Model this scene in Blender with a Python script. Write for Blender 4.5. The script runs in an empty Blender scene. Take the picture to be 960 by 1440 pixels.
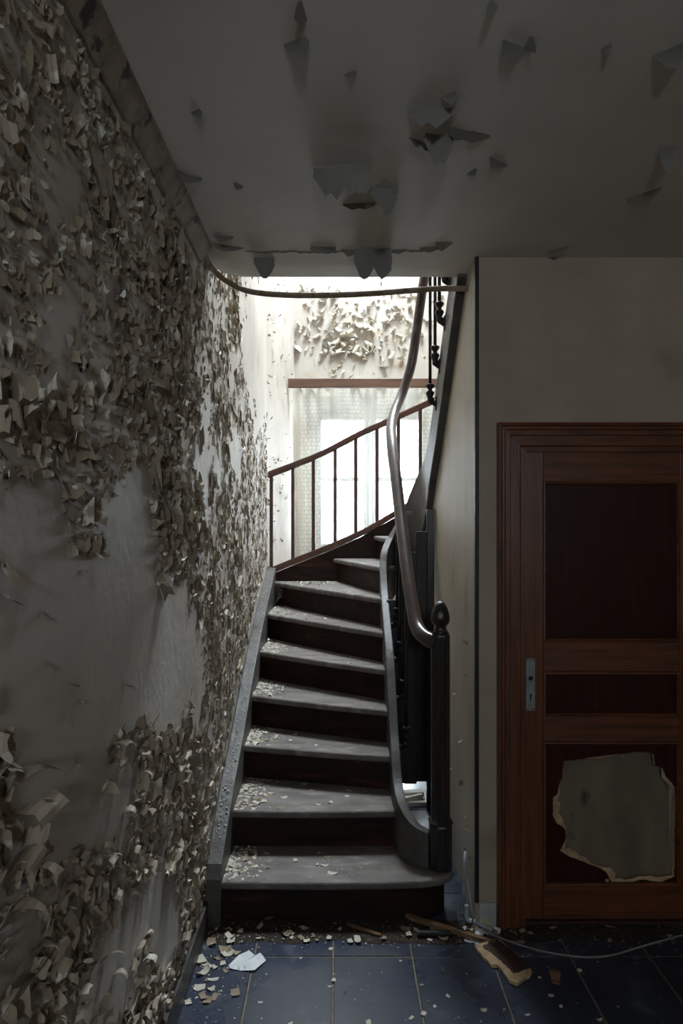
import bpy, bmesh, math, random
from mathutils import Vector, Matrix, noise

# ------------------------------------------------------------------ scene, camera, world, light
scene = bpy.context.scene
COL = scene.collection
F = 960.0            # focal length in px of the 960x1440 frame
CX, CY = 475.0, 740.0   # vanishing point of the hall
EYE = 1.65

cam_d = bpy.data.cameras.new('camera')
cam = bpy.data.objects.new('camera', cam_d)
COL.objects.link(cam)
cam.location = (0, 0, EYE)
cam.rotation_euler = (math.pi / 2, 0, 0)
cam_d.sensor_fit = 'VERTICAL'
cam_d.sensor_height = 36.0
cam_d.lens = 24.0
cam_d.shift_x = (480 - CX) / 1440.0
cam_d.shift_y = (CY - 720) / 1440.0
cam_d.clip_start = 0.02
scene.camera = cam

world = bpy.data.worlds.new('overcast_sky')
scene.world = world
world.use_nodes = True
bgn = world.node_tree.nodes['Background']
bgn.inputs[0].default_value = (0.82, 0.91, 1.0, 1)
bgn.inputs[1].default_value = 44.0

def portal(name, loc, rot, sx, sy):
    l = bpy.data.lights.new(name, 'AREA')
    l.shape = 'RECTANGLE'; l.size = sx; l.size_y = sy
    l.cycles.is_portal = True
    o = bpy.data.objects.new(name, l); COL.objects.link(o)
    o.location = loc; o.rotation_euler = rot
    return o
portal('window_portal', (0.31, 6.56, 2.10), (-math.pi / 2, 0, 0), 1.2, 1.5)
portal('added_opening_portal', (0.45, 6.56, 0.5), (-math.pi / 2, 0, 0), 0.5, 0.4)  # daylight through the added low opening under the stairs
portal('skylight_portal', (0.40, 5.225, 5.72), (0, 0, 0), 1.3, 1.05)
portal('added_fill_portal', (0.1, -2.12, 2.15), (math.pi / 2, 0, 0), 0.48, 0.34)  # fill light through the added rear pane

scene.view_settings.view_transform = 'Standard'
scene.view_settings.look = 'None'
scene.view_settings.gamma = 1.0
scene.view_settings.use_curve_mapping = False
scene.view_settings.exposure = 1.6
scene.cycles.use_denoising = True
scene.cycles.max_bounces = 10
scene.cycles.diffuse_bounces = 7
scene.cycles.glossy_bounces = 4
scene.cycles.transparent_max_bounces = 12
scene.cycles.sample_clamp_indirect = 6.0

rng = random.Random(7)

# ------------------------------------------------------------------ helpers
def link(name, me, mat=None, parent=None, smooth=False):
    o = bpy.data.objects.new(name, me)
    COL.objects.link(o)
    if mat is not None:
        me.materials.append(mat)
    if smooth:
        for p in me.polygons: p.use_smooth = True
    if parent is not None:
        o.parent = parent
        o.matrix_parent_inverse = Matrix.Translation(-Vector(parent.location))
    return o

def tag(o, label=None, cat=None, group=None, kind=None):
    if label: o['label'] = label
    if cat: o['category'] = cat
    if group: o['group'] = group
    if kind: o['kind'] = kind
    return o

def empty(name, loc=(0, 0, 0)):
    o = bpy.data.objects.new(name, None)
    o.empty_display_size = 0.1
    COL.objects.link(o); o.location = loc
    return o

class MB:
    """collects geometry for one mesh"""
    def __init__(s): s.v = []; s.f = []
    def add(s, vs, fs):
        n = len(s.v); s.v += [tuple(p) for p in vs]
        s.f += [tuple(i + n for i in f) for f in fs]; return s
    def box(s, x0, x1, y0, y1, z0, z1):
        return s.add([(x0,y0,z0),(x1,y0,z0),(x1,y1,z0),(x0,y1,z0),(x0,y0,z1),(x1,y0,z1),(x1,y1,z1),(x0,y1,z1)],
            [(0,3,2,1),(4,5,6,7),(0,1,5,4),(1,2,6,5),(2,3,7,6),(3,0,4,7)])
    def prism(s, poly, z0, z1):
        """plan polygon (ccw) extruded in z"""
        n = len(poly)
        vs = [(p[0], p[1], z0) for p in poly] + [(p[0], p[1], z1) for p in poly]
        fs = [tuple(range(n - 1, -1, -1)), tuple(range(n, 2 * n))]
        fs += [(i, (i + 1) % n, n + (i + 1) % n, n + i) for i in range(n)]
        return s.add(vs, fs)
    def prism_x(s, poly, x0, x1):
        """(y,z) polygon extruded in x"""
        n = len(poly)
        vs = [(x0, p[0], p[1]) for p in poly] + [(x1, p[0], p[1]) for p in poly]
        fs = [tuple(range(n - 1, -1, -1)), tuple(range(n, 2 * n))]
        fs += [(i, (i + 1) % n, n + (i + 1) % n, n + i) for i in range(n)]
        return s.add(vs, fs)
    def prism_y(s, poly, y0, y1):
        """(x,z) polygon extruded in y"""
        n = len(poly)
        vs = [(p[0], y0, p[1]) for p in poly] + [(p[0], y1, p[1]) for p in poly]
        fs = [tuple(range(n)), tuple(range(2 * n - 1, n - 1, -1))]
        fs += [(i, n + i, n + (i + 1) % n, (i + 1) % n) for i in range(n)]
        return s.add(vs, fs)
    def lathe(s, prof, c, seg=16, flat=False):
        """prof: (r, z) list, axis z through c"""
        vs, fs = [], []
        off = math.pi / seg if flat else 0
        for r, z in prof:
            for k in range(seg):
                a = 2 * math.pi * k / seg + off
                vs.append((c[0] + r * math.cos(a), c[1] + r * math.sin(a), c[2] + z))
        for i in range(len(prof) - 1):
            for k in range(seg):
                k2 = (k + 1) % seg
                fs.append((i * seg + k, i * seg + k2, (i + 1) * seg + k2, (i + 1) * seg + k))
        fs.append(tuple(range(seg - 1, -1, -1)))
        fs.append(tuple((len(prof) - 1) * seg + k for k in range(seg)))
        return s.add(vs, fs)
    def tube(s, path, r, seg=10, sx=1.0, sy=1.0, radii=None):
        """sweep an ellipse along path; section kept upright"""
        P = [Vector(p) for p in path]; n = len(P)
        vs, fs = [], []
        prev = None
        for i, p in enumerate(P):
            t = (P[min(i + 1, n - 1)] - P[max(i - 1, 0)]).normalized()
            if prev is None:
                ref = Vector((0, 0, 1)) if abs(t.z) < 0.9 else Vector((0, 1, 0))
                a = t.cross(ref).normalized()
            else:
                a = (prev - t * prev.dot(t)).normalized()
            prev = a
            b = a.cross(t).normalized()
            rr = radii[i] if radii else r
            for k in range(seg):
                q = 2 * math.pi * k / seg
                vs.append(p + a * (rr * sx * math.cos(q)) + b * (rr * sy * math.sin(q)))
        for i in range(n - 1):
            for k in range(seg):
                k2 = (k + 1) % seg
                fs.append((i * seg + k, i * seg + k2, (i + 1) * seg + k2, (i + 1) * seg + k))
        fs.append(tuple(range(seg - 1, -1, -1)))
        fs.append(tuple((n - 1) * seg + k for k in range(seg)))
        return s.add(vs, fs)
    def bar(s, path, w, up=(0, 0, 1)):
        """rectangular ribbon: path of (p_center, half_w, z_low, z_high)"""
        raise NotImplementedError
    def mesh(s, name):
        me = bpy.data.meshes.new(name)
        me.from_pydata(s.v, [], s.f); me.update(); return me
    def build(s, name, mat, parent=None, smooth=False, bevel=0.0, fix=True, seg=2):
        me = s.mesh(name)
        if fix:
            bm = bmesh.new(); bm.from_mesh(me)
            bmesh.ops.recalc_face_normals(bm, faces=bm.faces)
            bm.to_mesh(me); bm.free()
        o = link(name, me, mat, parent, smooth)
        if bevel:
            b = o.modifiers.new('bevel', 'BEVEL'); b.width = bevel; b.segments = seg
            b.limit_method = 'ANGLE'; b.angle_limit = math.radians(40)
        return o

def catmull(pts, k=6):
    P = [Vector(p) for p in pts]; out = []
    for i in range(len(P) - 1):
        p0 = P[max(i - 1, 0)]; p1 = P[i]; p2 = P[i + 1]; p3 = P[min(i + 2, len(P) - 1)]
        for j in range(k):
            t = j / k
            out.append(0.5 * ((2 * p1) + (p2 - p0) * t + (2 * p0 - 5 * p1 + 4 * p2 - p3) * t * t + (3 * p1 - p0 - 3 * p2 + p3) * t ** 3))
    out.append(P[-1]); return out

def px(x, y, d):
    """point seen at pixel x,y standing at depth d"""
    return Vector(((x - CX) * d / F, d, EYE - (y - CY) * d / F))

def lerp(a, b, t): return a + (b - a) * t
def interp(xs, ys, x):
    if x <= xs[0]:
        i = 0
    elif x >= xs[-1]:
        i = len(xs) - 2
    else:
        i = max(k for k in range(len(xs) - 1) if xs[k] <= x)
    return ys[i] + (ys[i + 1] - ys[i]) * (x - xs[i]) / (xs[i + 1] - xs[i])

# ------------------------------------------------------------------ materials
def srgb(r, g, b):
    f = lambda c: c / 12.92 if c <= 0.04045 else ((c + 0.055) / 1.055) ** 2.4
    return (f(r / 255), f(g / 255), f(b / 255), 1)

def pm(name, c1, c2, scale=6.0, rough=0.7, bump=0.15, bscale=40.0, stretch=(1, 1, 1), metallic=0.0,
       c3=None, c3scale=14.0, c3lo=0.58, c3hi=0.66, rough2=None, coat=0.0, detail=6.0, dist=0.01, spec=None):
    m = bpy.data.materials.new(name); m.use_nodes = True
    nt = m.node_tree; N = nt.nodes; L = nt.links
    b = N['Principled BSDF']
    tc = N.new('ShaderNodeTexCoord'); mp = N.new('ShaderNodeMapping')
    mp.inputs['Scale'].default_value = stretch
    L.new(tc.outputs['Object'], mp.inputs['Vector'])
    n1 = N.new('ShaderNodeTexNoise'); n1.inputs['Scale'].default_value = scale; n1.inputs['Detail'].default_value = detail
    L.new(mp.outputs[0], n1.inputs['Vector'])
    r1 = N.new('ShaderNodeMapRange'); r1.inputs[1].default_value = 0.3; r1.inputs[2].default_value = 0.7
    L.new(n1.outputs['Fac'], r1.inputs[0])
    mx = N.new('ShaderNodeMix'); mx.data_type = 'RGBA'
    mx.inputs[6].default_value = c1; mx.inputs[7].default_value = c2
    L.new(r1.outputs[0], mx.inputs[0])
    colout = mx.outputs[2]
    if c3:
        n3 = N.new('ShaderNodeTexNoise'); n3.inputs['Scale'].default_value = c3scale; n3.inputs['Detail'].default_value = 8
        L.new(mp.outputs[0], n3.inputs['Vector'])
        r3 = N.new('ShaderNodeMapRange'); r3.inputs[1].default_value = c3lo; r3.inputs[2].default_value = c3hi
        L.new(n3.outputs['Fac'], r3.inputs[0])
        m3 = N.new('ShaderNodeMix'); m3.data_type = 'RGBA'
        L.new(r3.outputs[0], m3.inputs[0]); L.new(colout, m3.inputs[6]); m3.inputs[7].default_value = c3
        colout = m3.outputs[2]
    L.new(colout, b.inputs['Base Color'])
    b.inputs['Metallic'].default_value = metallic
    if spec is not None: b.inputs['Specular IOR Level'].default_value = spec
    if rough2 is not None:
        rr = N.new('ShaderNodeMapRange'); rr.inputs[1].default_value = 0.3; rr.inputs[2].default_value = 0.7
        rr.inputs[3].default_value = rough; rr.inputs[4].default_value = rough2
        L.new(n1.outputs['Fac'], rr.inputs[0]); L.new(rr.outputs[0], b.inputs['Roughness'])
    else:
        b.inputs['Roughness'].default_value = rough
    if coat:
        b.inputs['Coat Weight'].default_value = coat; b.inputs['Coat Roughness'].default_value = 0.25
    if bump:
        n2 = N.new('ShaderNodeTexNoise'); n2.inputs['Scale'].default_value = bscale; n2.inputs['Detail'].default_value = 5
        L.new(mp.outputs[0], n2.inputs['Vector'])
        bp = N.new('ShaderNodeBump'); bp.inputs['Strength'].default_value = bump; bp.inputs['Distance'].default_value = dist
        L.new(n2.outputs['Fac'], bp.inputs['Height']); L.new(bp.outputs[0], b.inputs['Normal'])
    return m

M = {}
M['wall'] = pm('cream_wall_paint', srgb(196,188,178), srgb(172,163,152), 2.2, 0.62, 0.25, 22, c3=srgb(150,138,122), c3scale=5, c3lo=.6, c3hi=.8)
M['flake'] = pm('peeling_paint_with_shade', srgb(168,154,134), srgb(134,118,98), 9, 0.55, 0.1, 60, c3=srgb(206,198,184), c3scale=16, c3lo=.56, c3hi=.62)  # shaded sides and lit curls of the flakes are put into the colour
M['wall_back'] = pm('cream_stair_wall_paint', srgb(178,170,160), srgb(158,148,136), 3, 0.65, 0.2, 25, c3=srgb(172,152,126), c3scale=4.5, c3lo=.6, c3hi=.72)
M['flake_back'] = pm('curled_cream_paint', srgb(196,190,178), srgb(176,164,146), 10, 0.55, 0.1, 50)
M['hallwall'] = pm('beige_hall_paint', srgb(176,160,142), srgb(158,142,124), 3, 0.6, 0.2, 28, c3=srgb(132,116,98), c3scale=2.5, c3lo=.6, c3hi=.8)
M['flank'] = pm('cream_flank_paint', srgb(190,180,162), srgb(164,152,134), 2.6, 0.55, 0.2, 24, stretch=(1,1,.45), c3=srgb(130,115,95), c3scale=6, c3lo=.62, c3hi=.78)
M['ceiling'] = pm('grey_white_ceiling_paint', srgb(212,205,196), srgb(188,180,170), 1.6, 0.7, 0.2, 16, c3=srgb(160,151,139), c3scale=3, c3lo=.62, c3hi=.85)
M['ceiling_flake'] = pm('hanging_paint_with_shade', srgb(132,128,121), srgb(112,107,100), 6, 0.75, 0.1, 50)  # colour holds dirty backs and the shade on the hanging faces
M['plaster_bare'] = pm('bare_ceiling_plaster', srgb(205,200,188), srgb(180,172,158), 8, 0.85, 0.3, 60)
M['trimwood'] = pm('dirty_painted_moulding', srgb(146,128,106), srgb(108,92,74), 14, 0.75, 0.35, 60, c3=srgb(52,40,30), c3scale=18)
M['riser'] = pm('dark_stained_stair_wood', srgb(46,25,16), srgb(22,12,9), 3.5, 0.6, 0.25, 30, stretch=(1,4,8), c3=srgb(84,46,28), c3scale=2.4, c3lo=.55, c3hi=.8, spec=.22)
M['tread'] = pm('dusty_worn_tread', srgb(118,110,104), srgb(84,76,70), 5, 0.55, 0.25, 40, stretch=(1,3,1), c3=srgb(146,140,134), c3scale=9, c3lo=.55, c3hi=.8, rough2=.7)
M['stringer'] = pm('grey_dusty_stringer', srgb(96,92,88), srgb(64,58,54), 7, 0.5, 0.25, 45, c3=srgb(40,28,22), c3scale=10, c3lo=.6, c3hi=.75)
M['stringer_dark'] = pm('dark_stringer_wood', srgb(70,64,58), srgb(40,34,30), 5, 0.42, 0.25, 40, c3=srgb(30,20,15), c3scale=8)
M['newel'] = pm('blackened_newel_wood', srgb(34,25,22), srgb(16,13,13), 7, 0.3, 0.3, 35, stretch=(6,6,.7), c3=srgb(66,36,24), c3scale=5, c3lo=.58, c3hi=.7, coat=.3)
M['rail'] = pm('polished_brown_handrail', srgb(74,54,47), srgb(46,34,31), 9, 0.3, 0.15, 40, c3=srgb(96,80,72), c3scale=7, c3lo=.6, c3hi=.75, coat=.4)
M['iron'] = pm('dark_iron', srgb(44,41,40), srgb(26,24,24), 30, 0.45, 0.3, 120, metallic=0.5)
M['redwood'] = pm('red_brown_railing_wood', srgb(98,60,45), srgb(70,43,33), 8, 0.45, 0.15, 50, stretch=(1,1,1), c3=srgb(118,80,62), c3scale=12, c3lo=.6, c3hi=.75)
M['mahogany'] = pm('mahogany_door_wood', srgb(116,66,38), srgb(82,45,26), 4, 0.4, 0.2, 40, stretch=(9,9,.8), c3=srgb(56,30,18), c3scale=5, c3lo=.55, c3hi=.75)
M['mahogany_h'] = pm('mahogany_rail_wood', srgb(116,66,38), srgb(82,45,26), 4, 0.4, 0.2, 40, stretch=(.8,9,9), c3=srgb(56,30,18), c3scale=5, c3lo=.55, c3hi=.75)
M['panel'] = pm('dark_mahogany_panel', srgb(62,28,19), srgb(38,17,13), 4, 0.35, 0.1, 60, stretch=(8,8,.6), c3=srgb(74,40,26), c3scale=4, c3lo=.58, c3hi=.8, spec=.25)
M['torn'] = pm('pale_torn_plywood', srgb(196,168,134), srgb(160,130,98), 30, 0.85, 0.5, 90)
M['backing'] = pm('weathered_grey_board', srgb(132,118,98), srgb(104,92,76), 5, 0.8, 0.2, 40, stretch=(1.5,1,.7), c3=srgb(62,52,42), c3scale=7, c3lo=.62, c3hi=.75)
M['plate'] = pm('aged_steel_plate', srgb(176,182,180), srgb(140,146,144), 25, 0.4, 0.15, 80, metallic=0.75)
M['black'] = pm('black_hole', srgb(8,8,8), srgb(14,13,12), 10, 0.7, 0)
M['bead'] = pm('black_corner_bead', srgb(22,19,18), srgb(34,29,27), 20, 0.45, 0.2, 60)
M['tile'] = pm('blue_black_stone_tile', srgb(55,61,77), srgb(36,41,53), 3, 0.2, 0.12, 25, c3=srgb(112,115,122), c3scale=7, c3lo=.58, c3hi=.9, rough2=.42, dist=.004)
M['grout'] = pm('dirty_mortar', srgb(138,124,104), srgb(104,92,76), 20, 0.9, 0.4, 80)
M['dirt'] = pm('brown_floor_dirt', srgb(58,46,36), srgb(34,27,22), 30, 0.95, 0.6, 120, c3=srgb(120,104,84), c3scale=60, c3lo=.62, c3hi=.7)
M['flake_floor'] = pm('fallen_paint_flake', srgb(205,198,182), srgb(172,160,140), 14, 0.65, 0.1, 60)
M['flake_tan'] = pm('fallen_tan_flake', srgb(152,134,110), srgb(122,104,82), 14, 0.75, 0.1, 60)
M['flake_white'] = pm('white_paint_sheet', srgb(222,224,226), srgb(200,200,200), 8, 0.6, 0.1, 40)
M['splinter'] = pm('splintered_raw_wood', srgb(142,108,76), srgb(98,70,47), 7, 0.8, 0.5, 60, stretch=(1,6,6), c3=srgb(60,40,27), c3scale=6)
M['board'] = pm('dark_veneer', srgb(64,36,24), srgb(42,24,17), 6, 0.5, 0.2, 50)
M['pvc'] = pm('dusty_grey_conduit', srgb(176,180,186), srgb(140,142,146), 20, 0.45, 0.1, 60)
M['cable'] = pm('grey_cable_sheath', srgb(140,138,136), srgb(112,109,106), 15, 0.5, 0.05, 60)
M['white_plinth'] = pm('chipped_white_plinth_paint', srgb(186,190,196), srgb(150,150,150), 9, 0.6, 0.3, 40, c3=srgb(190,180,140), c3scale=14)
M['winframe'] = pm('white_window_paint', srgb(170,173,178), srgb(154,154,156), 7, 0.5, 0.1, 40)
M['dark_panel'] = pm('dark_under_stair_board', srgb(52,46,42), srgb(28,24,22), 3, 0.5, 0.2, 30, stretch=(8,8,.8))
M['plank'] = pm('pale_loose_plank', srgb(214,206,192), srgb(180,170,154), 8, 0.8, 0.3, 40)
M['pelmet'] = pm('brown_pelmet_wood', srgb(104,74,56), srgb(78,54,42), 6, 0.45, 0.2, 50, stretch=(.6,5,5))

def glass_mat(name='thin_window_glass', tint=(.88, .9, .9, 1)):
    m = bpy.data.materials.new(name); m.use_nodes = True
    nt = m.node_tree; N = nt.nodes; L = nt.links
    for n in list(N):
        if n.type == 'BSDF_PRINCIPLED': N.remove(n)
    out = [n for n in N if n.type == 'OUTPUT_MATERIAL'][0]
    t = N.new('ShaderNodeBsdfTransparent'); t.inputs[0].default_value = tint
    g = N.new('ShaderNodeBsdfGlossy'); g.inputs['Roughness'].default_value = 0.03
    ns = N.new('ShaderNodeTexNoise'); ns.inputs['Scale'].default_value = 3.0
    rg = N.new('ShaderNodeMapRange'); rg.inputs[3].default_value = .03; rg.inputs[4].default_value = .10
    L.new(ns.outputs['Fac'], rg.inputs[0])
    mx = N.new('ShaderNodeMixShader'); L.new(rg.outputs[0], mx.inputs[0])
    L.new(t.outputs[0], mx.inputs[1]); L.new(g.outputs[0], mx.inputs[2]); L.new(mx.outputs[0], out.inputs[0])
    return m
M['glass'] = glass_mat()
M['glass_dimmed'] = glass_mat('dimmed_window_glass', (.44, .45, .45, 1))  # tint darkened to cut the daylight through the main window

def lace_mat():
    m = bpy.data.materials.new('yellowed_net_lace'); m.use_nodes = True
    nt = m.node_tree; N = nt.nodes; L = nt.links
    for n in list(N):
        if n.type == 'BSDF_PRINCIPLED': N.remove(n)
    out = [n for n in N if n.type == 'OUTPUT_MATERIAL'][0]
    tc = N.new('ShaderNodeTexCoord')
    sep = N.new('ShaderNodeSeparateXYZ'); L.new(tc.outputs['UV'], sep.inputs[0])
    # woven block motif
    br = N.new('ShaderNodeTexBrick'); br.inputs['Scale'].default_value = 1.0
    br.inputs['Brick Width'].default_value = 0.05; br.inputs['Row Height'].default_value = 0.036
    br.inputs['Mortar Size'].default_value = 0.007; br.inputs['Mortar Smooth'].default_value = 0.8
    br.inputs['Color1'].default_value = (.75,.75,.75,1); br.inputs['Color2'].default_value = (.55,.55,.55,1)
    br.inputs['Mortar'].default_value = (.3,.3,.3,1)
    L.new(tc.outputs['UV'], br.inputs['Vector'])
    # broad vertical bands where the motif is dense
    wv = N.new('ShaderNodeTexWave'); wv.wave_type = 'BANDS'; wv.bands_direction = 'X'
    wv.inputs['Scale'].default_value = 0.62; wv.inputs['Distortion'].default_value = 0.6
    L.new(tc.outputs['UV'], wv.inputs['Vector'])
    mu = N.new('ShaderNodeMath'); mu.operation = 'MULTIPLY'
    L.new(br.outputs['Color'], mu.inputs[0]); L.new(wv.outputs['Fac'], mu.inputs[1])
    # more opaque towards the heading
    hd = N.new('ShaderNodeMapRange'); hd.inputs[1].default_value = 1.55; hd.inputs[2].default_value = 1.85
    hd.inputs[3].default_value = 0.0; hd.inputs[4].default_value = 0.35
    L.new(sep.outputs['Y'], hd.inputs[0])
    ad = N.new('ShaderNodeMath'); ad.operation = 'ADD'; L.new(mu.outputs[0], ad.inputs[0]); L.new(hd.outputs[0], ad.inputs[1])
    rg = N.new('ShaderNodeMapRange'); rg.inputs[1].default_value = 0; rg.inputs[2].default_value = 0.8
    rg.inputs[3].default_value = 0.40; rg.inputs[4].default_value = 0.95
    L.new(ad.outputs[0], rg.inputs[0])
    tr = N.new('ShaderNodeBsdfTransparent')
    tl = N.new('ShaderNodeBsdfTranslucent'); df = N.new('ShaderNodeBsdfDiffuse')
    ns = N.new('ShaderNodeTexNoise'); ns.inputs['Scale'].default_value = 4
    cm = N.new('ShaderNodeMix'); cm.data_type = 'RGBA'; cm.inputs[6].default_value = srgb(220,219,213); cm.inputs[7].default_value = srgb(198,191,174)
    L.new(ns.outputs['Fac'], cm.inputs[0]); L.new(cm.outputs[2], tl.inputs[0]); L.new(cm.outputs[2], df.inputs[0])
    m1 = N.new('ShaderNodeMixShader'); m1.inputs[0].default_value = .965
    L.new(tl.outputs[0], m1.inputs[1]); L.new(df.outputs[0], m1.inputs[2])
    m2 = N.new('ShaderNodeMixShader'); L.new(rg.outputs[0], m2.inputs[0])
    L.new(tr.outputs[0], m2.inputs[1]); L.new(m1.outputs[0], m2.inputs[2]); L.new(m2.outputs[0], out.inputs[0])
    return m
M['lace'] = lace_mat()

# ------------------------------------------------------------------ the shell
XL = -0.55          # left wall face
XF = 0.567          # flank wall face beside the stairs
DB = 2.82           # door wall face
ZC = 2.76           # hall ceiling
ZU = 2.95           # upper floor
ZR = 5.6            # roof over the stairwell
DW = 6.25           # window wall face
CB = (-0.40, DW)    # corner of left wall and window wall

# floor slab + stone tiles
fl = tag(MB().box(-.7, 2.0, -2.1, 6.6, -0.12, -0.003).build('floor', M['grout']), kind='structure')
tw, tdp, x0t, y0t = 0.303, 0.45, -0.018, 2.618
k = 0
for iy in range(-4, 5):
    for ix in range(-2, 6):
        xa = x0t + ix * tw; ya = y0t + iy * tdp
        xb = min(xa + tw, 1.84); yb = ya + tdp
        xa = max(xa, XL); 
        g = 0.003
        if xb - xa < .02: continue
        mb = MB(); tilt = [rng.uniform(-.0008, .0006) for _ in range(4)]
        c = [(xa+g, ya+g), (xb-g, ya+g), (xb-g, yb-g), (xa+g, yb-g)]
        vs = [(p[0], p[1], -.02) for p in c] + [(p[0], p[1], t) for p, t in zip(c, tilt)]
        mb.add(vs, [(0,3,2,1),(4,5,6,7),(0,1,5,4),(1,2,6,5),(2,3,7,6),(3,0,4,7)])
        mb.build('floor_tile', M['tile'], fl, bevel=.002, seg=1)

# left wall: straight run, then a bend to the window wall
wl = MB()
wl.prism([(XL,-2.0),(XL,5.3),CB,(CB[0],6.5),(-.75,6.5),(-.75,-2.0)], 0, ZR)
wall_left = tag(wl.build('wall_left', M['wall']), kind='structure')

# window wall with the window opening and an unseen low opening added to light the planks
WX0, WX1, WZ0, WZ1 = -0.29, 0.91, 1.35, 2.86
LX0, LX1, LZ0, LZ1 = 0.2, 0.7, 0.3, 0.7
wb = MB()
wb.box(CB[0]-.02, WX0, DW, 6.5, 0, ZR); wb.box(WX1, 1.6, DW, 6.5, 0, ZR)
wb.box(WX0, WX1, DW, 6.5, WZ1, ZR); wb.box(WX0, WX1, DW, 6.5, LZ1, WZ0); wb.box(WX0, WX1, DW, 6.5, 0, LZ0)
wb.box(WX0, LX0, DW, 6.5, LZ0, LZ1); wb.box(LX1, WX1, DW, 6.5, LZ0, LZ1)
wall_back = tag(wb.build('wall_back', M['wall_back'], fix=False), kind='structure')
tag(MB().box(1.42, 1.6, 2.93, DW, 0, ZR).build('wall_stair', M['wall_back']), kind='structure')

# flank wall under the upper flight
fp = [(DB+.0,0),(4.5,0),(4.5,1.58),(4.28,1.82),(3.86,2.20),(3.63,2.44),(3.42,2.65),(3.20,2.86),(3.10,ZU),(DB+.0,ZU)]
wall_flank = tag(MB().prism_x(fp, XF, XF + .05).build('wall_right', M['flank']), kind='structure')
# door wall
DX0, DX1, DZ = 0.775, 1.495, 1.97
wd = MB(); wd.box(XF+.05, DX0-.06, DB, DB+.1, 0, ZC); wd.box(DX1+.06, 1.9, DB, DB+.1, 0, ZC)
wd.box(DX0-.06, DX1+.06, DB, DB+.1, DZ+.05, ZC); wd.box(XF+.0, XF+.05, DB-.004, DB, 0, ZC)
wall_door = tag(wd.build('wall_door', M['hallwall'], fix=False), kind='structure')
tag(MB().box(1.85, 2.0, -2.0, DB+.1, 0, ZC).build('wall_hall', M['hallwall']), kind='structure')
# rear wall of the hall with an unseen pane added behind the camera as fill light
FX0, FX1, FZ0, FZ1 = -.14, 0.34, 1.98, 2.32
wr = MB(); wr.box(-.75, FX0, -2.1, -2.0, 0, ZC); wr.box(FX1, 2.0, -2.1, -2.0, 0, ZC)
wr.box(FX0, FX1, -2.1, -2.0, 0, FZ0); wr.box(FX0, FX1, -2.1, -2.0, FZ1, ZC)
tag(wr.build('wall_rear', M['hallwall'], fix=False), kind='structure')

# ceiling slab with the rounded corner at the stair opening
DE = 3.04
arc = [(-.40 - .15*math.cos(a), DE-.22 + .22*math.sin(a)) for a in [math.pi/2*i/8 for i in range(9)]]
cp = [(XL,-2.1),(2.0,-2.1),(2.0,DE),(XF+.05,DE)] + list(reversed(arc))
ceil = tag(MB().prism(cp, ZC, ZU).build('ceiling', M['ceiling']), kind='structure')
# upper storey shell
up = MB(); up.box(-.75, 2.0, 0.9, 1.0, ZU, ZR); up.box(1.85, 2.0, 1.0, 2.93, ZU, ZR); up.box(1.42, 2.0, 2.93, 3.05, ZU, ZR)
tag(up.build('wall_upper', M['wall_back'], fix=False), kind='structure')
SX0, SX1, SY0, SY1 = -.25, 1.05, 4.70, 5.75
rf = MB(); rf.box(-.75, 2.0, .9, SY0, ZR, ZR+.1); rf.box(-.75, 2.0, SY1, 6.6, ZR, ZR+.1)
rf.box(-.75, SX0, SY0, SY1, ZR, ZR+.1); rf.box(SX1, 2.0, SY0, SY1, ZR, ZR+.1)
tag(rf.build('ceiling_upper', M['ceiling'], fix=False), kind='structure')

# skylight and windows
def window(name, x0, x1, z0, z1, d, fr, cols, bars, depth=.05, y_in=None, frame_l=None, stile=None):
    root = tag(empty(name, ((x0+x1)/2, d, z0)), kind='structure')
    f = MB(); f.box(x0, x0+fr, d, d+depth, z0, z1); f.box(x1-fr, x1, d, d+depth, z0, z1)
    f.box(x0+fr, x1-fr, d, d+depth, z1-fr, z1); f.box(x0+fr, x1-fr, d, d+depth, z0, z0+fr)
    f.build('window_frame', M['winframe'], root, bevel=.006)
    return root
w1 = tag(empty('window_1', (.31, DW+.1, WZ0)), kind='structure')
yd = DW + .14
f = MB(); f.box(WX0, -.20, yd, yd+.06, WZ0, WZ1); f.box(.80, WX1, yd, yd+.06, WZ0, WZ1)
f.box(-.20, .80, yd, yd+.06, 2.70, WZ1); f.box(-.20, .80, yd, yd+.06, WZ0, 1.43)
f.build('window_frame', M['winframe'], w1, bevel=.008)
for xa, xb in ((-.20, .285), (.315, .80)):
    s = MB(); gl, gr = xa+.045, xb-.045
    s.box(xa, gl, yd-.015, yd+.04, 1.43, 2.70); s.box(gr, xb, yd-.015, yd+.04, 1.43, 2.70)
    s.box(gl, gr, yd-.015, yd+.04, 2.64, 2.70); s.box(gl, gr, yd-.015, yd+.04, 1.43, 1.49)
    sash = s.build('sash', M['winframe'], w1, bevel=.006)
    MB().box(gl, gr, yd, yd+.03, 2.07, 2.11).build('glazing_bar', M['winframe'], sash, bevel=.005)
    for za, zb in ((1.49, 2.07), (2.11, 2.64)):
        MB().box(gl, gr, yd+.012, yd+.016, za, zb).build('pane', M['glass_dimmed'], sash)
MB().box(.285, .315, yd-.03, yd+.03, 1.43, 2.70).build('meeting_post', M['winframe'], w1, bevel=.006)
MB().box(WX0, WX1, DW-.04, yd, WZ0-.04, WZ0).build('window_sill', M['winframe'], w1, bevel=.008)
w2 = window('added_window_low', LX0, LX1, LZ0, LZ1, DW+.14, .05, 1, 1)  # unseen opening, added to light the planks under the stairs
MB().box(LX0+.05, LX1-.05, DW+.16, DW+.164, LZ0+.05, LZ1-.05).build('pane', M['glass'], w2)
w3 = window('added_window_rear', FX0, FX1, FZ0, FZ1, -2.08, .05, 1, 1)  # unseen pane, added as fill light for the hall
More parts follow.
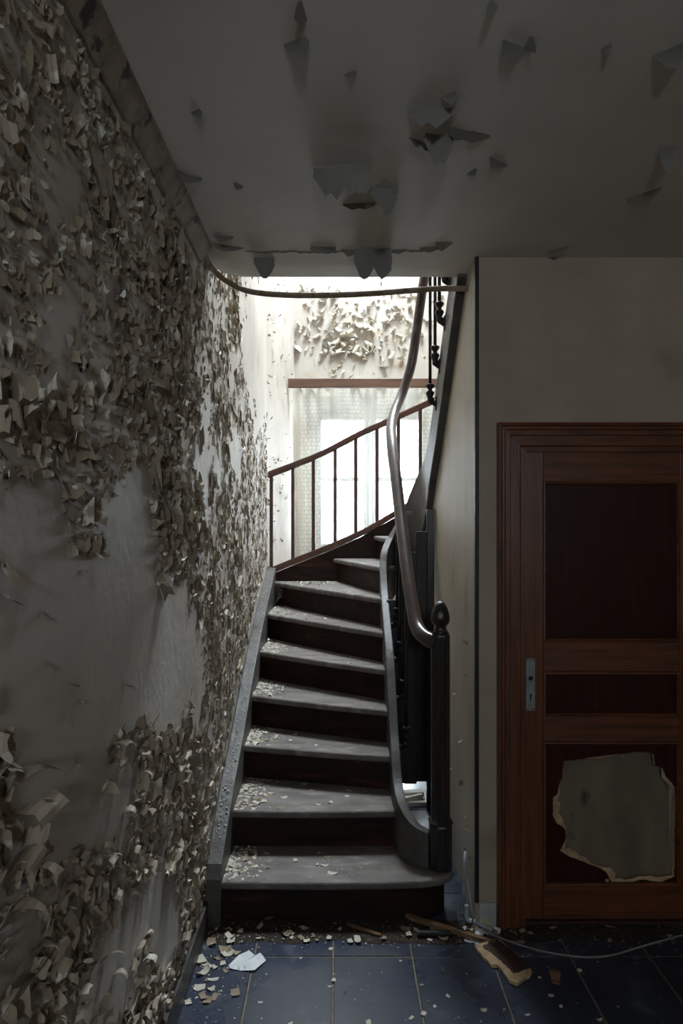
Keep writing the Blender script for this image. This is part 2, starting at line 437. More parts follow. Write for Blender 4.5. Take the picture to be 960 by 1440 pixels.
MB().box(FX0+.05, FX1-.05, -2.062, -2.058, FZ0+.05, FZ1-.05).build('pane', M['glass'], w3)
w4 = tag(empty('window_4', ((SX0+SX1)/2, (SY0+SY1)/2, ZR+.1)), kind='structure')
f = MB(); t_ = .06
f.box(SX0,SX0+t_,SY0,SY1,ZR+.02,ZR+.1); f.box(SX1-t_,SX1,SY0,SY1,ZR+.02,ZR+.1)
f.box(SX0+t_,SX1-t_,SY0,SY0+t_,ZR+.02,ZR+.1); f.box(SX0+t_,SX1-t_,SY1-t_,SY1,ZR+.02,ZR+.1)
f.build('skylight_frame', M['winframe'], w4)
MB().box(SX0+t_,SX1-t_,SY0+t_,SY1-t_,ZR+.05,ZR+.055).build('pane', M['glass'], w4)

# trims: baseboard, cornice strip and its loose continuation round the opening, corner bead, plinth
tag(MB().prism_x([(-2.0,0),(2.84,0),(2.84,.11),(-2.0,.11)], XL, XL+.018).build('baseboard_left', M['stringer_dark'], bevel=.004), kind='structure')
mb = MB()
cor = [(XL, ZC-.070),(XL+.010, ZC-.070),(XL+.013, ZC-.060),(XL+.040, ZC-.022),(XL+.046, ZC-.020),(XL+.050, ZC),(XL, ZC)]
n = len(cor)
for a, b in [(-2.0,-.6),(-.6,.4),(.4,1.35),(1.352,1.9),(1.902,2.3),(2.302,2.70)]:
    dz = rng.uniform(-.004, .004); dx = rng.uniform(0, .003)
    vs = [(c[0]+dx, a, min(c[1]+dz, ZC)) for c in cor] + [(c[0]+dx, b, min(c[1]+dz, ZC)) for c in cor]
    mb.add(vs, [tuple(range(n)), tuple(range(2*n-1, n-1, -1))] + [(i, n+i, n+(i+1)%n, (i+1)%n) for i in range(n)])
tag(mb.build('trim_1', M['trimwood']), kind='structure')
rod = catmull([(XL+.02,2.62,ZC-.03),(XL+.022,2.74,ZC-.035),(-.52,2.85,ZC-.04),(-.475,2.96,ZC-.052),(-.40,3.04,ZC-.062),(-.28,3.075,ZC-.066),(-.1,3.085,ZC-.067),
               (.12,3.08,ZC-.062),(.33,3.07,ZC-.050),(.45,3.06,ZC-.045),(.53,3.03,ZC-.055),(.565,2.97,ZC-.075)], 6)
tag(MB().tube(rod, .011, 8, sx=.8, sy=1.25).build('trim_2', M['trimwood'], smooth=True), kind='structure')
tag(MB().box(XF-.003, XF+.013, DB-.014, DB+.004, .10, ZC).build('trim_3', M['bead'], bevel=.003), kind='structure')
tag(MB().box(XF+.013, .650, DB-.016, DB, 0, .10).build('baseboard_back', M['white_plinth'], bevel=.004), kind='structure')

# pelmet board over the window
tag(MB().box(-.435, 1.0, DW-.30, DW-.26, 2.86, 2.94).build('trim_4', M['pelmet'], bevel=.006), kind='structure')

# ------------------------------------------------------------------ peeling paint
def flake_geo(P, u, v, nrm, length, width, ang0, ang1, rnd, nl=3, nw=2, rag=.3):
    """ragged sheet fixed along the edge through P (direction v), lifting along u and curling away from the surface"""
    vs, fs = [], []
    seg = length / nl
    kind = rnd.random()
    if kind < .4: wb, wt = 1.0, rnd.uniform(.05, .4)        # pointed shard
    elif kind < .75: wb, wt = rnd.uniform(.7, 1), rnd.uniform(.6, 1)
    else: wb, wt = rnd.uniform(.35, .6), rnd.uniform(.8, 1.1)
    skew = rnd.uniform(-.6, .6)
    tip = [rnd.uniform(1 - 1.6 * rag, 1 + rag) for _ in range(nw + 1)]
    pos = 0.0; hgt = 0.0006; sl = [(0.0, hgt)]
    for i in range(nl):
        th = ang0 + (ang1 - ang0) * (i + .5) / nl
        pos += math.cos(th) * seg; hgt += math.sin(th) * seg
        sl.append((pos, max(hgt, .0006)))
    for i in range(nl + 1):
        s = i / nl
        w = width * (wb + (wt - wb) * s) * rnd.uniform(1 - rag, 1 + rag)
        sh = width * (skew * s + rnd.uniform(-.1, .1))
        for j in range(nw + 1):
            t = j / nw - .5
            p, h = sl[i]
            if i == nl:
                p = lerp(sl[i-1][0], p, tip[j]); h = lerp(sl[i-1][1], h, tip[j])
            if i == 0: p += length * rnd.uniform(-.12, .12)
            vs.append(P + u * p + v * (t * w + sh) + nrm * max(h, .0005))
    for i in range(nl):
        for j in range(nw):
            q = i * (nw + 1) + j
            fs.append((q, q + 1, q + nw + 2, q + nw + 1))
    return vs, fs

def ell(x, y, cx, cy, rx, ry):
    return max(0.0, 1 - math.sqrt(((x-cx)/rx)**2 + ((y-cy)/ry)**2))

CLEAR = [(100,915,185,135,2.2),(35,790,58,140,1.9),(185,745,48,90,1.8),(75,1050,75,150,2.0),(240,930,60,120,1.1),(215,1280,40,80,1.2),(160,1350,45,90,1.0),
         (85,265,45,70,.9),(75,430,40,60,.8),(372,480,48,130,1.3),(320,640,28,50,.6),(260,640,30,60,.5),(35,1310,30,50,.7),
         (395,470,30,140,2.5),(160,1150,60,60,.6)]
def left_density(d, z):
    x = CX + XL * F / d; y = CY + (EYE - z) * F / d
    x += 34 * noise.noise(Vector((d * 5, z * 5, 21))); y += 55 * noise.noise(Vector((d * 5, z * 5, 43)))
    base = 0.78
    if y < 560: base = .82
    if x > 255: base = .66 if y < 850 else .9
    for cx, cy, rx, ry, s in CLEAR:
        e = ell(x, y, cx, cy, rx, ry)
        if e > 0: base -= s * min(1, e * 2.2)
    nz = noise.noise(Vector((d * 2.3, z * 1.5, 3.1))) * .55 + noise.noise(Vector((d * 9, z * 4.5, 9.7))) * .55
    return base + nz * 1.0 - .18

flakes = []
def add_left(d, z, big=1.0, rnd=rng):
    zb = (z < 1.25)
    L_ = rnd.choice([.012,.016,.020,.026,.034]) * big * rnd.uniform(.8, 1.25)
    W_ = L_ * rnd.uniform(.7, 2.0)
    far = min(1, max(0, (d - 2.1) / .9))
    if d < 1.9 and z > 1.3: L_ *= .78; W_ *= .78
    L_ *= 1 - .5 * far; W_ *= 1 + .15 * far
    mode = rnd.random()
    if zb:
        ang = rnd.gauss(80, 35) if mode < .5 else (rnd.gauss(0, 35) if mode < .8 else rnd.uniform(0, 360))
    else:
        ang = rnd.gauss(0, 30) if mode < .5 else (rnd.gauss(180, 35) if mode < .72 else rnd.uniform(0, 360))
    a = math.radians(ang)      # 0: away from the camera, 90: up, 180: towards the camera, 270: down
    u = Vector((0, math.cos(a), math.sin(a))); nrm = Vector((1, 0, 0)); v = nrm.cross(u)
    c0 = math.radians(rnd.uniform(6, 32)); c1 = math.radians(rnd.choice([25, 40, 55, 75, 100, 170]) * rnd.uniform(.8, 1.2))
    if z > 1.9 + .25*(d-1.2) and d < 2.9: c1 *= .55; c0 *= .6
    c1 *= 1 - .45*far; c0 *= 1 - .4*far
    vs, fs = flake_geo(Vector((XL, d, z)), u, v, nrm, L_, W_, c0, max(c1, c0), rnd, 3, 2)
    xs = CX + XL * F / d
    return (L_ * W_ * (F / d) ** 2, vs, fs)

def zlow_at(d):     # stairs hide the wall below this height
    return 0.02 if d < 2.8 else interp([2.8, 3.51, 4.23, 5.3], [.25, .66, 1.02, 1.42], d)

n_try = 0
while len(flakes) < 14000 and n_try < 60000:
    n_try += 1
    d = 0.95 + (5.25 - .95) * rng.random() ** 1.0
    zt = 2.70 if d < 2.8 else min(EYE + 350 * d / F + .1, 3.6)
    zl = max(zlow_at(d) + .02, .13 if d < 2.8 else 0)
    z = rng.uniform(zl, zt)
    if rng.random() > left_density(d, z): continue
    if z > zt - .03: continue
    big = 1.0
    if d > 3.9: big = .75
    if rng.random() < .10: big *= 1.5
    flakes.append(add_left(d, z, big))
# hand-placed larger sheets, read off the photograph (pixel, length, width, lift direction, curl)
def left_px(x, y):
    d = XL * F / (x - CX)
    return d, EYE - (y - CY) * d / F
for x, y, L_, W_, ang, c0, c1 in [
    (18,1150,.10,.09,90,25,170),(50,1130,.09,.06,90,25,150),(10,1290,.12,.07,90,20,150),(75,1290,.07,.04,60,20,130),(20,1215,.07,.08,100,30,200),
    (150,1060,.09,.08,80,15,120),(165,1080,.06,.05,60,30,190),(145,1110,.07,.06,120,20,140),(100,760,.06,.05,250,25,80),(95,700,.06,.05,250,25,80),
    (130,770,.06,.05,270,25,80),(118,800,.05,.05,270,25,90),(4,790,.08,.06,270,30,80),(3,830,.06,.05,250,35,80),(15,545,.16,.06,190,25,60),(25,590,.14,.05,180,25,60),
    (195,1090,.06,.03,80,25,170),(215,1065,.06,.04,70,25,150),(145,1350,.07,.05,70,25,140),(160,1370,.06,.04,80,25,160),(200,1350,.06,.04,90,30,150),
    (195,1430,.05,.03,100,30,150),(60,1370,.07,.05,100,30,140),(45,1340,.07,.05,70,30,140),(90,1250,.06,.03,100,30,190),(175,1140,.05,.04,100,30,180),
    (40,1230,.09,.04,90,25,150),(30,1180,.07,.05,140,25,150),(0,1040,.08,.08,250,20,70),(20,1100,.10,.08,60,20,120),
    (60,860,.035,.018,200,20,60),(63,930,.04,.018,190,20,60),(110,985,.045,.02,190,20,60),(108,1070,.04,.018,180,20,60),(92,955,.035,.03,240,30,110),(175,960,.04,.03,230,30,110)]:
    d, z = left_px(x, y)
    a = math.radians(ang); u = Vector((0, math.cos(a), math.sin(a))); nrm = Vector((1,0,0)); v = nrm.cross(u)
    vs, fs = flake_geo(Vector((XL, d, z)), u, v, nrm, L_*.8, W_*.8, math.radians(c0), math.radians(c1), rng, 6, 3, rag=.2)
    flakes.append((L_*W_*(F/d)**2, vs, fs))
# bend wall: a few small spots
bu = Vector((CB[0]-XL, DW-5.3, 0)).normalized(); bn = Vector((bu.y, -bu.x, 0))
for _ in range(170):
    s = rng.random() ** 1.6 * .95; z = rng.uniform(1.5, 4.0)
    if rng.random() > .75 - .3*s + .5*noise.noise(Vector((s*3, z*1.5, 1))): continue
    P = Vector((XL, 5.3, z)) + bu * s
    a = rng.uniform(0, 6.28); u = bu * math.cos(a) + Vector((0,0,1)) * math.sin(a); v = bn.cross(u)
    L_ = rng.uniform(.015, .035)
    vs, fs = flake_geo(P, u, v, bn, L_, L_*rng.uniform(.5,1), math.radians(20), math.radians(rng.uniform(50,150)), rng)
    flakes.append((L_*L_*.7*(F/5.7)**2*1.0, vs, fs))
flakes.sort(key=lambda t: -t[0])
for sc_, vs, fs in flakes[:300]:
    MB().add(vs, fs).build('paint_flake', M['flake'], wall_left, fix=False)
mb = MB()
for sc_, vs, fs in flakes[300:]: mb.add(vs, fs)
tag(mb.build('small_paint_flakes', M['flake'], wall_left, fix=False), kind='stuff')

# window wall above the pelmet
bf = []
tries = 0
while len(bf) < 330 and tries < 9000:
    tries += 1
    x = rng.uniform(415, 625); y = rng.uniform(395, 538)
    e = max(ell(x, y, 500, 470, 120, 62), .75*ell(x, y, 575, 455, 70, 75), .7*ell(x, y, 450, 420, 55, 30), .35*ell(x, y, 470, 520, 60, 25))
    if rng.random() > e * 1.5 + .03: continue
    P = px(x, y, DW)
    a = math.radians(rng.choice([rng.gauss(270, 40), rng.gauss(90, 40), rng.uniform(0, 360)]))
    u = Vector((math.cos(a), 0, math.sin(a))); nrm = Vector((0,-1,0)); v = nrm.cross(u)
    L_ = rng.choice([.025,.03,.04,.05,.07]) * rng.uniform(.7, 1.2) * (.55 + .6*min(1, e*1.6)); W_ = L_ * rng.uniform(.5, 1.6)
    vs, fs = flake_geo(P, u, v, nrm, L_, W_, math.radians(rng.uniform(15, 45)), math.radians(rng.choice([80,140,200,280])), rng, 6, 2)
    bf.append((L_*W_, vs, fs))
bf.sort(key=lambda t: -t[0])
for s_, vs, fs in bf[:300]:
    MB().add(vs, fs).build('paint_flake', M['flake_back'], wall_back, fix=False)
mb = MB()
for s_, vs, fs in bf[300:]: mb.add(vs, fs)
tag(mb.build('small_paint_flakes', M['flake_back'], wall_back, fix=False), kind='stuff')

# flank wall: a handful of loose chips
for x, y in [(655,940),(655,950),(660,955),(655,1150),(658,1160),(660,1170),(662,1205),(650,1100),(642,975),(657,905),(640,1120),(636,1080),(655,1195),(650,1040)]:
    d = XF * F / (x - CX); z = EYE - (y - CY) * d / F
    a = rng.uniform(0, 6.28); u = Vector((0, math.cos(a), math.sin(a))); nrm = Vector((-1,0,0)); v = nrm.cross(u)
    L_ = rng.uniform(.015, .035)
    vs, fs = flake_geo(Vector((XF, d, z)), u, v, nrm, L_, L_*.6, .4, rng.uniform(1, 2.4), rng)
    MB().add(vs, fs).build('paint_flake', M['flake'], wall_flank, smooth=True, fix=False)

# ceiling: hanging sheets of paint; (pixels of the hinge ends on the ceiling, drop, lift angle range, jagged tip profile)
def cpt(x, y):
    d = (ZC - EYE) * F / (CY - y)
    return Vector(((x - CX) * d / F, d, ZC))
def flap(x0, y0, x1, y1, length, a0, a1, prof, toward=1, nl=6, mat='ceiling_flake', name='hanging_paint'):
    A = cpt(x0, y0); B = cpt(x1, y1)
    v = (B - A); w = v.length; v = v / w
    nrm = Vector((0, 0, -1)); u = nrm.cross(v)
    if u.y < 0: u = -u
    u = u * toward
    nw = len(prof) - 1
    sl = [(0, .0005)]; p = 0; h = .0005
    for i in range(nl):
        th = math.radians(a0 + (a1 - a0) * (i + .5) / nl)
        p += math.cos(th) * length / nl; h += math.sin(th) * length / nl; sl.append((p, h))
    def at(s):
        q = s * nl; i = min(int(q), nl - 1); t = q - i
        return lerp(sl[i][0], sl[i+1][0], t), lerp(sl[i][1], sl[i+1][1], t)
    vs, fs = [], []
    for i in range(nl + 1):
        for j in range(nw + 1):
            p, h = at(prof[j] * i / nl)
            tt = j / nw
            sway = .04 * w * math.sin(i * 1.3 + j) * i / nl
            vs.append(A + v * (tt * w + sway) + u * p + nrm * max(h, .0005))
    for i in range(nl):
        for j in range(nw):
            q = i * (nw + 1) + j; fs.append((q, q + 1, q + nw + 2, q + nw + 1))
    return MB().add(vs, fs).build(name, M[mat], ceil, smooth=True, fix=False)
FL = [
    (440,236,500,232,.10,50,105,[.35,.6,.85,.75,1.0,.6,.9,.35]), (492,232,524,234,.085,50,100,[.3,.8,1.0,.85,.95,.3]),
    (520,262,560,266,.09,60,110,[.25,.5,.55,1.0,.9,.3]),         (482,286,528,284,.022,40,80,[.4,1,.8,1,.5]),
    (574,150,640,152,.055,35,80,[.2,.6,.8,.6,.9,.5,.2]),         (598,186,638,192,.085,50,105,[.3,.55,1.0,.85,.9,.4]),
    (576,192,612,206,.02,40,90,[.3,1,.7,1,.4]),                  (634,176,690,190,.045,8,25,[.4,1,.8,.9,.3]),
    (356,362,385,361,.085,40,80,[.4,.8,1.0,1.0,.8,.4]),          (436,346,472,347,.03,25,70,[.6,1,.9,1,.7]),
    (497,350,524,348,.12,60,95,[.5,.9,1.0,.95,.7]),              (521,350,550,348,.12,55,90,[.5,.8,1.0,.9,.7]),
    (612,340,636,340,.045,15,40,[.3,.9,1,.7,.3]),                (928,208,952,204,.07,25,60,[.4,.9,1,.9,.5]),
    (918,78,960,60,.05,20,55,[.2,.8,1,.6]),                      (398,62,430,50,.05,20,45,[.3,1,.9,.4]),
    (424,0,432,28,.03,25,60,[.4,1,.8,.5]),                       (708,55,740,68,.035,20,50,[.2,.9,.7,1,.3]),
    (735,70,745,50,.03,20,50,[.3,1,.8,.3]),                      (690,0,700,8,.03,30,60,[.5,1,.6]),
    (620,136,640,128,.03,20,55,[.3,1,.5]),                       (240,232,268,248,.03,20,60,[.3,1,.8,.4]),
    (250,242,284,250,.03,20,60,[.3,1,.8,.4]),                    (300,330,328,332,.03,20,60,[.3,1,.8,.4]),
    (292,340,342,348,.03,20,60,[.3,.8,1,.8,.3]),                 (268,158,280,152,.025,20,60,[.3,1,.5]),
    (845,68,858,60,.025,20,55,[.4,1,.4]),                        (880,280,930,262,.03,15,50,[.3,.9,.5,1,.3]),
    (770,352,800,346,.03,20,60,[.4,1,.7,.3]),                    (590,348,616,346,.025,20,60,[.4,1,.6]),
    (690,220,714,232,.03,15,50,[.3,1,.8,.3]),                    (656,244,668,236,.02,20,60,[.4,1,.5]),
    (484,104,500,98,.02,20,50,[.4,1,.4]),                        (330,256,342,262,.02,20,60,[.4,1,.4]),
    (480,350,500,352,.03,30,70,[.3,1,.6]),                       (545,352,572,350,.02,20,50,[.5,1,.5]),
]
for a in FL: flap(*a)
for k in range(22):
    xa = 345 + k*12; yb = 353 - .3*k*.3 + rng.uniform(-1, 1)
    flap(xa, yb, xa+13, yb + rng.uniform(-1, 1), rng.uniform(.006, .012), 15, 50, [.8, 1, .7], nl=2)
# bare plaster left where the big sheets came away
def ceil_patch(pts, mat, z=.0012):
    P = [cpt(*p) for p in pts]; P = [(p.x, p.y) for p in P]
    mb = MB().prism(P, ZC - z, ZC - .0002)
    return mb.build('bare_patch', M[mat], ceil)
ceil_patch([(482,286),(495,270),(522,266),(540,250),(553,262),(558,282),(540,290),(510,286)], 'plaster_bare')
ceil_patch([(580,190),(600,176),(640,172),(668,180),(650,190),(636,196),(630,224),(612,232),(604,206)], 'plaster_bare')
ceil_patch([(478,352),(500,345),(546,346),(540,372),(500,374)], 'plaster_bare')

# ------------------------------------------------------------------ staircase
RISE = .175
LD = [2.83, 3.12, 3.51, 3.83, 4.23, 4.68, 5.20]
RD = [2.86, 3.12, 3.34, 3.52, 3.69, 3.85, 4.02]
XSL, XSR = -.485, .255
Ls = [(XSL, d) for d in LD] + [(-.04,5.3),(.276,5.3),(.62,5.3),(1.10,5.3),(1.40,4.75),(1.40,4.25),(1.40,3.78),(1.40,3.45),(1.40,3.2),(1.40,2.99)]
Rs = [(XSR, d) for d in RD] + [(.262,4.20),(.33,4.34),(.41,4.39),(.50,4.30),(.57,4.02),(.57,3.77),(.57,3.56),(.57,3.37),(.57,3.18),(.57,2.99)]
st = tag(empty('staircase', (0, 3.0, 0)), 'dark winding wooden staircase with dusty worn treads, iron balusters and polished handrail', 'staircase')
def off(n, o):
    """nosing line n moved back by o"""
    l = Vector(Ls[n]); r = Vector(Rs[n]); t = (r - l).normalized(); nn = Vector((-t.y, t.x))
    e = .03 if n < 7 else .0
    return l + nn * o - t * e, r + nn * o + t * (.012 if n < 7 else 0)
TT = .034
for n in range(17):
    z = RISE * (n + 1)
    l0, r0 = off(n, 0)
    if n < 16: l1, r1 = off(n + 1, .045)
    else: l1, r1 = Vector((1.4, 2.8)), Vector((.57, 2.8))
    bow = []
    if 1 <= n <= 6:       # nosings sag forward a little in the middle
        for t in (.25, .5, .75):
            p = l0.lerp(r0, t); bow.append((p.x, p.y - .012 * math.sin(math.pi * t)))
    poly = [tuple(l0)] + bow + [tuple(r0), tuple(r1)]
    if n == 0:
        poly = [(XSL-.03,2.83),(-.1,2.822),(.2,2.826),(.36,2.838),(.43,2.858),(.475,2.888),(.497,2.93),(.497,2.975),(.475,3.01),(.40,3.03),(.30,3.06),(XSR+.03,3.18),(XSL-.03,3.18)]
    else:
        if n == 6: poly += [tuple(l1), (XSL, 5.31)]
        elif n == 10: poly += [tuple(l1), (1.40, 5.31)]
        else: poly += [tuple(l1)]
    MB().prism(poly, z - TT, z).build('tread', M['tread'], st, bevel=.012, seg=3)
    # riser under this nosing
    a0, b0 = off(n, .03); a1, b1 = off(n, .05)
    zl = 0 if n == 0 else z - RISE
    if n == 0:
        pl = [(XSL,2.862),(.2,2.858),(.36,2.87),(.42,2.89),(.455,2.925),(.46,2.97),(.44,2.995),(XSL,2.995)]
    else:
        pl = [tuple(a0), tuple(b0), tuple(b1), tuple(a1)]
    MB().prism(pl, zl, z - TT).build('riser', M['riser'], st)

# wall stringer on the left
znose = lambda d: interp(LD, [RISE * (i + 1) for i in range(7)], d)
ds = [2.80, 2.83, 3.0, 3.2, 3.5, 3.83, 4.23, 4.68, 5.0, 5.25, 5.32]
top = [(d, znose(d) + .075) for d in ds]; top[0] = (2.80, .20)
bot = [(d, max(0, znose(d) - .30)) for d in reversed(ds)]
MB().prism_x([(a, b) for a, b in top] + bot, XL + .002, XSL + .004).build('wall_stringer', M['stringer'], st, bevel=.006)

# back stringer carrying the window railing
def rail_plane(pts, d=5.31): return [px(x, y, d) for x, y in pts]
low = rail_plane([(379,808),(418,792),(456,777),(508,754),(552,729),(578,712),(604,692),(640,660)])
hi = rail_plane([(377,668),(414,654),(451,639),(505,611),(547,592),(604,566),(650,546)])
lowp = [(p.x, p.z) for p in low]
bs = MB().prism_y([(x, z - .30) for x, z in lowp] + [(x, z - .004) for x, z in reversed(lowp)], 5.29, 5.335)
bs.build('back_stringer', M['riser'], st, bevel=.004)

# inner string: one ribbon from the newel, up the flight, round the well and up the second flight
rib = [  # centre x, depth, top z, bottom z
    (.395,2.955,.330,.177),(.342,2.975,.352,.177),(.307,3.02,.384,.177),(.284,3.085,.424,.177),(.277,3.18,.475,.17),(.276,3.275,.572,.22),(.276,3.385,.672,.31),
    (.276,3.616,.953,.60),(.276,3.83,1.105,.78),(.276,4.06,1.265,.95),(.277,4.19,1.412,1.05),(.288,4.25,1.492,1.10),(.315,4.32,1.552,1.16),(.345,4.365,1.60,1.20),
    (.41,4.40,1.72,1.28),(.47,4.375,1.85,1.38),(.525,4.28,1.99,1.55),(.548,4.15,2.07,1.70),(.548,3.88,2.23,1.95),(.548,3.66,2.41,2.13),(.548,3.39,2.66,2.38),(.548,3.2,2.82,2.56),(.548,3.0,2.99,2.75)]
C4 = catmull([(a, b, c) for a, b, c, e in rib], 5)
Bz = [p.z for p in catmull([(a, b, e) for a, b, c, e in rib], 5)]
vs, fs = [], []
HW = .022
for i, p in enumerate(C4):
    a = C4[max(i-1, 0)]; b = C4[min(i+1, len(C4)-1)]
    t = Vector((b.x-a.x, b.y-a.y, 0)).normalized(); nn = Vector((-t.y, t.x, 0))
    zb = Bz[i]
    vs += [(p.x+nn.x*HW, p.y+nn.y*HW, p.z), (p.x-nn.x*HW, p.y-nn.y*HW, p.z), (p.x-nn.x*HW, p.y-nn.y*HW, zb), (p.x+nn.x*HW, p.y+nn.y*HW, zb)]
for i in range(len(C4) - 1):
    for k in range(4):
        k2 = (k + 1) % 4
        fs.append((i*4+k, i*4+k2, i*4+4+k2, i*4+4+k))
fs += [(0,1,2,3), tuple((len(C4)-1)*4+k for k in (3,2,1,0))]
MB().add(vs, fs).build('inner_stringer', M['stringer'], st, bevel=.005)

# boards closing the well under the turn
for xa, xb, d, zb, zt in ((.285,.388,3.98,.15,1.22),(.384,.460,3.985,.145,1.5),(.456,.53,3.98,.16,1.62)):
    MB().box(xa, xb, d, d+.02, zb, zt).build('well_board', M['dark_panel'], st, bevel=.004)
MB().box(.516, .560, 3.96, 4.0, 0, 1.75).build('well_post', M['newel'], st, bevel=.005)

# newel post: octagonal shaft, thicker base block, acorn finial
nx, ny = .4425, 2.95
nw = MB().lathe([(.0515,.0),(.0515,.185),(.046,.200),(.0425,.207),(.0425,1.0),(.040,1.012)], (nx,ny,RISE), 8, flat=True).build('newel_post', M['newel'], st, bevel=.003)
MB().lathe([(.038,1.012),(.030,1.022),(.0255,1.034),(.026,1.044),(.034,1.053),(.0405,1.066),(.0415,1.08),(.038,1.102),(.030,1.125),(.019,1.143),(.006,1.152)], (nx,ny,RISE), 20).build('finial', M['newel'], nw, smooth=True)
MB().lathe([(.054,.196),(.056,.202),(.045,.212),(.0425,.212)], (nx,ny,RISE), 8, flat=True).build('collar', M['newel'], nw)

# handrail
hr = [px(612,903,2.95), px(604,900,2.965), px(594,893,3.0), px(585.5,880,3.06), px(579.5,852,3.14), px(571,794,3.31), px(562.5,722,3.55), px(556,668,3.74), px(551,628,3.90), px(550,600,4.05),
      px(555.5,577,4.18), px(567,549,4.27), px(578.5,511,4.27), px(587,455,4.20), px(595,399,4.10), (.53,3.9,3.24), (.54,3.5,3.60), (.54,3.1,3.95)]
hp = catmull(hr, 7)
MB().tube(hp, .031, 14, sx=.95, sy=1.12).build('handrail', M['rail'], st, smooth=True)
def rail_z(x, y):
    return min(((p.x-x)**2 + (p.y-y)**2, p.z) for p in hp)[1]
# iron balusters bolted to the outer face of the string
def baluster(xs, ys, zs, xr, yr, ztop):
    """xs: stringer face point; rod stands at xr"""
    o = MB().tube([(xr,yr,zs+.03),(xr,yr,zs+.3),(xr,yr,ztop)], .0085, 10).build('baluster', M['iron'], st, smooth=True)
    MB().lathe([(.010,-.012),(.021,-.004),(.023,.004),(.018,.012),(.011,.018),(.012,.026),(.020,.036),(.024,.046),(.019,.052),(.009,.054)], (xr,yr,zs), 14).build('knob', M['iron'], o, smooth=True)
    path = catmull([(xr,yr,zs),(xr,yr,zs-.022),(lerp(xr,xs,.35),yr,zs-.042),(xs,yr,zs-.05)], 5)
    e = MB().tube(path, .015, 10, radii=[.017+.002*math.sin(i) for i in range(len(path))])
    e.build('elbow', M['iron'], o, smooth=True)
    q = MB(); s = 1 if xs > xr else -1
    q.box(min(xs, xs - s*.006), max(xs, xs - s*.006), yr-.014, yr+.014, zs-.09, zs-.015)
    q.build('fixing_plate', M['iron'], o, bevel=.002)
    return o
for ys, zs in ((3.40,.600),(3.56,.80),(3.72,.97),(3.92,1.13)):
    baluster(.298, ys, zs, .340, ys, rail_z(.34, ys))
for ys, x, zs in ((3.66,.494,2.36),(3.53,.502,2.53),(3.36,.499,2.70)):
    baluster(.526, ys, zs, x, ys, 3.7)
baluster(.526, 3.2, 2.84, .499, 3.2, 3.85)

# ------------------------------------------------------------------ window railing
wrl = tag(empty('window_railing', (.1, 5.31, 1.3)), 'red-brown wooden balustrade of thin bars sloping across the bright window', 'railing')
def ribbon_rail(pts, h, name):
    P = catmull(pts, 6); vs, fs = [], []
    for p in P:
        for dx, dz in ((-.024, -h), (.024, -h), (.024, h), (-.024, h)):
            vs.append((p.x, p.y + dx, p.z + dz))
    for i in range(len(P) - 1):
        for k in range(4): fs.append((i*4+k, i*4+(k+1)%4, i*4+4+(k+1)%4, i*4+4+k))
    fs += [(3,2,1,0), tuple((len(P)-1)*4+k for k in range(4))]
    return MB().add(vs, fs).build(name, M['redwood'], wrl, bevel=.008)
lowc = [p + Vector((0, 0, .026)) for p in low]
ribbon_rail(lowc, .026, 'bottom_rail'); ribbon_rail(hi, .026, 'top_rail')
for xp in (381.5,411.7,440.5,471,500,530,560,590.5):
    X = (xp - CX) * 5.31 / F
    z0 = interp([p.x for p in lowc], [p.z for p in lowc], X); z1 = interp([p.x for p in hi], [p.z for p in hi], X)
    MB().box(X-.0135, X+.0135, 5.297, 5.323, z0+.02, z1-.02).build('bar', M['redwood'], wrl, bevel=.003)

# ------------------------------------------------------------------ lace curtain
cv = []; cf = []; nx_, nz_ = 150, 14
x0c, x1c, zt, zb_ = -.405, 1.05, 2.885, 1.02
for j in range(nz_ + 1):
    t = j / nz_; z = lerp(zt, zb_, t)
    for i in range(nx_ + 1):
        s = i / nx_; x = lerp(x0c, x1c, s)
        amp = .012 + .012 * t
        y = DW - .16 + amp * math.sin(s * 92 + .7*math.sin(s*13)) + .02 * math.sin(s * 17 + t)
        cv.append((x + .006*math.sin(s*60+t*3), y, z + (.006*math.sin(s*40) if j == 0 else 0)))
for j in range(nz_):
    for i in range(nx_):
        q = j * (nx_ + 1) + i; cf.append((q, q+1, q+nx_+2, q+nx_+1))
me = MB().add(cv, cf).mesh('lace_curtain')
uv = me.uv_layers.new(name='uv')
for lp in me.loops:
    c = me.vertices[lp.vertex_index].co; i = lp.vertex_index % (nx_ + 1)
    uv.data[lp.index].uv = (i / nx_ * 2.1, c.z - 1.0)
cur = link('lace_curtain', me, M['lace'], None, True)
tag(cur, 'yellowed net lace curtain hanging behind the red-brown railing', 'curtain')
tag(MB().tube([(-.435, DW-.165, 2.892), (1.1, DW-.165, 2.892)], .007, 8).build('curtain_rod', M['iron'], smooth=True), 'thin curtain rod tucked under the brown board over the window', 'curtain rod')

# ------------------------------------------------------------------ mahogany door
dr = tag(empty('door_1', ((DX0+DX1)/2, DB, 0)), kind='structure')
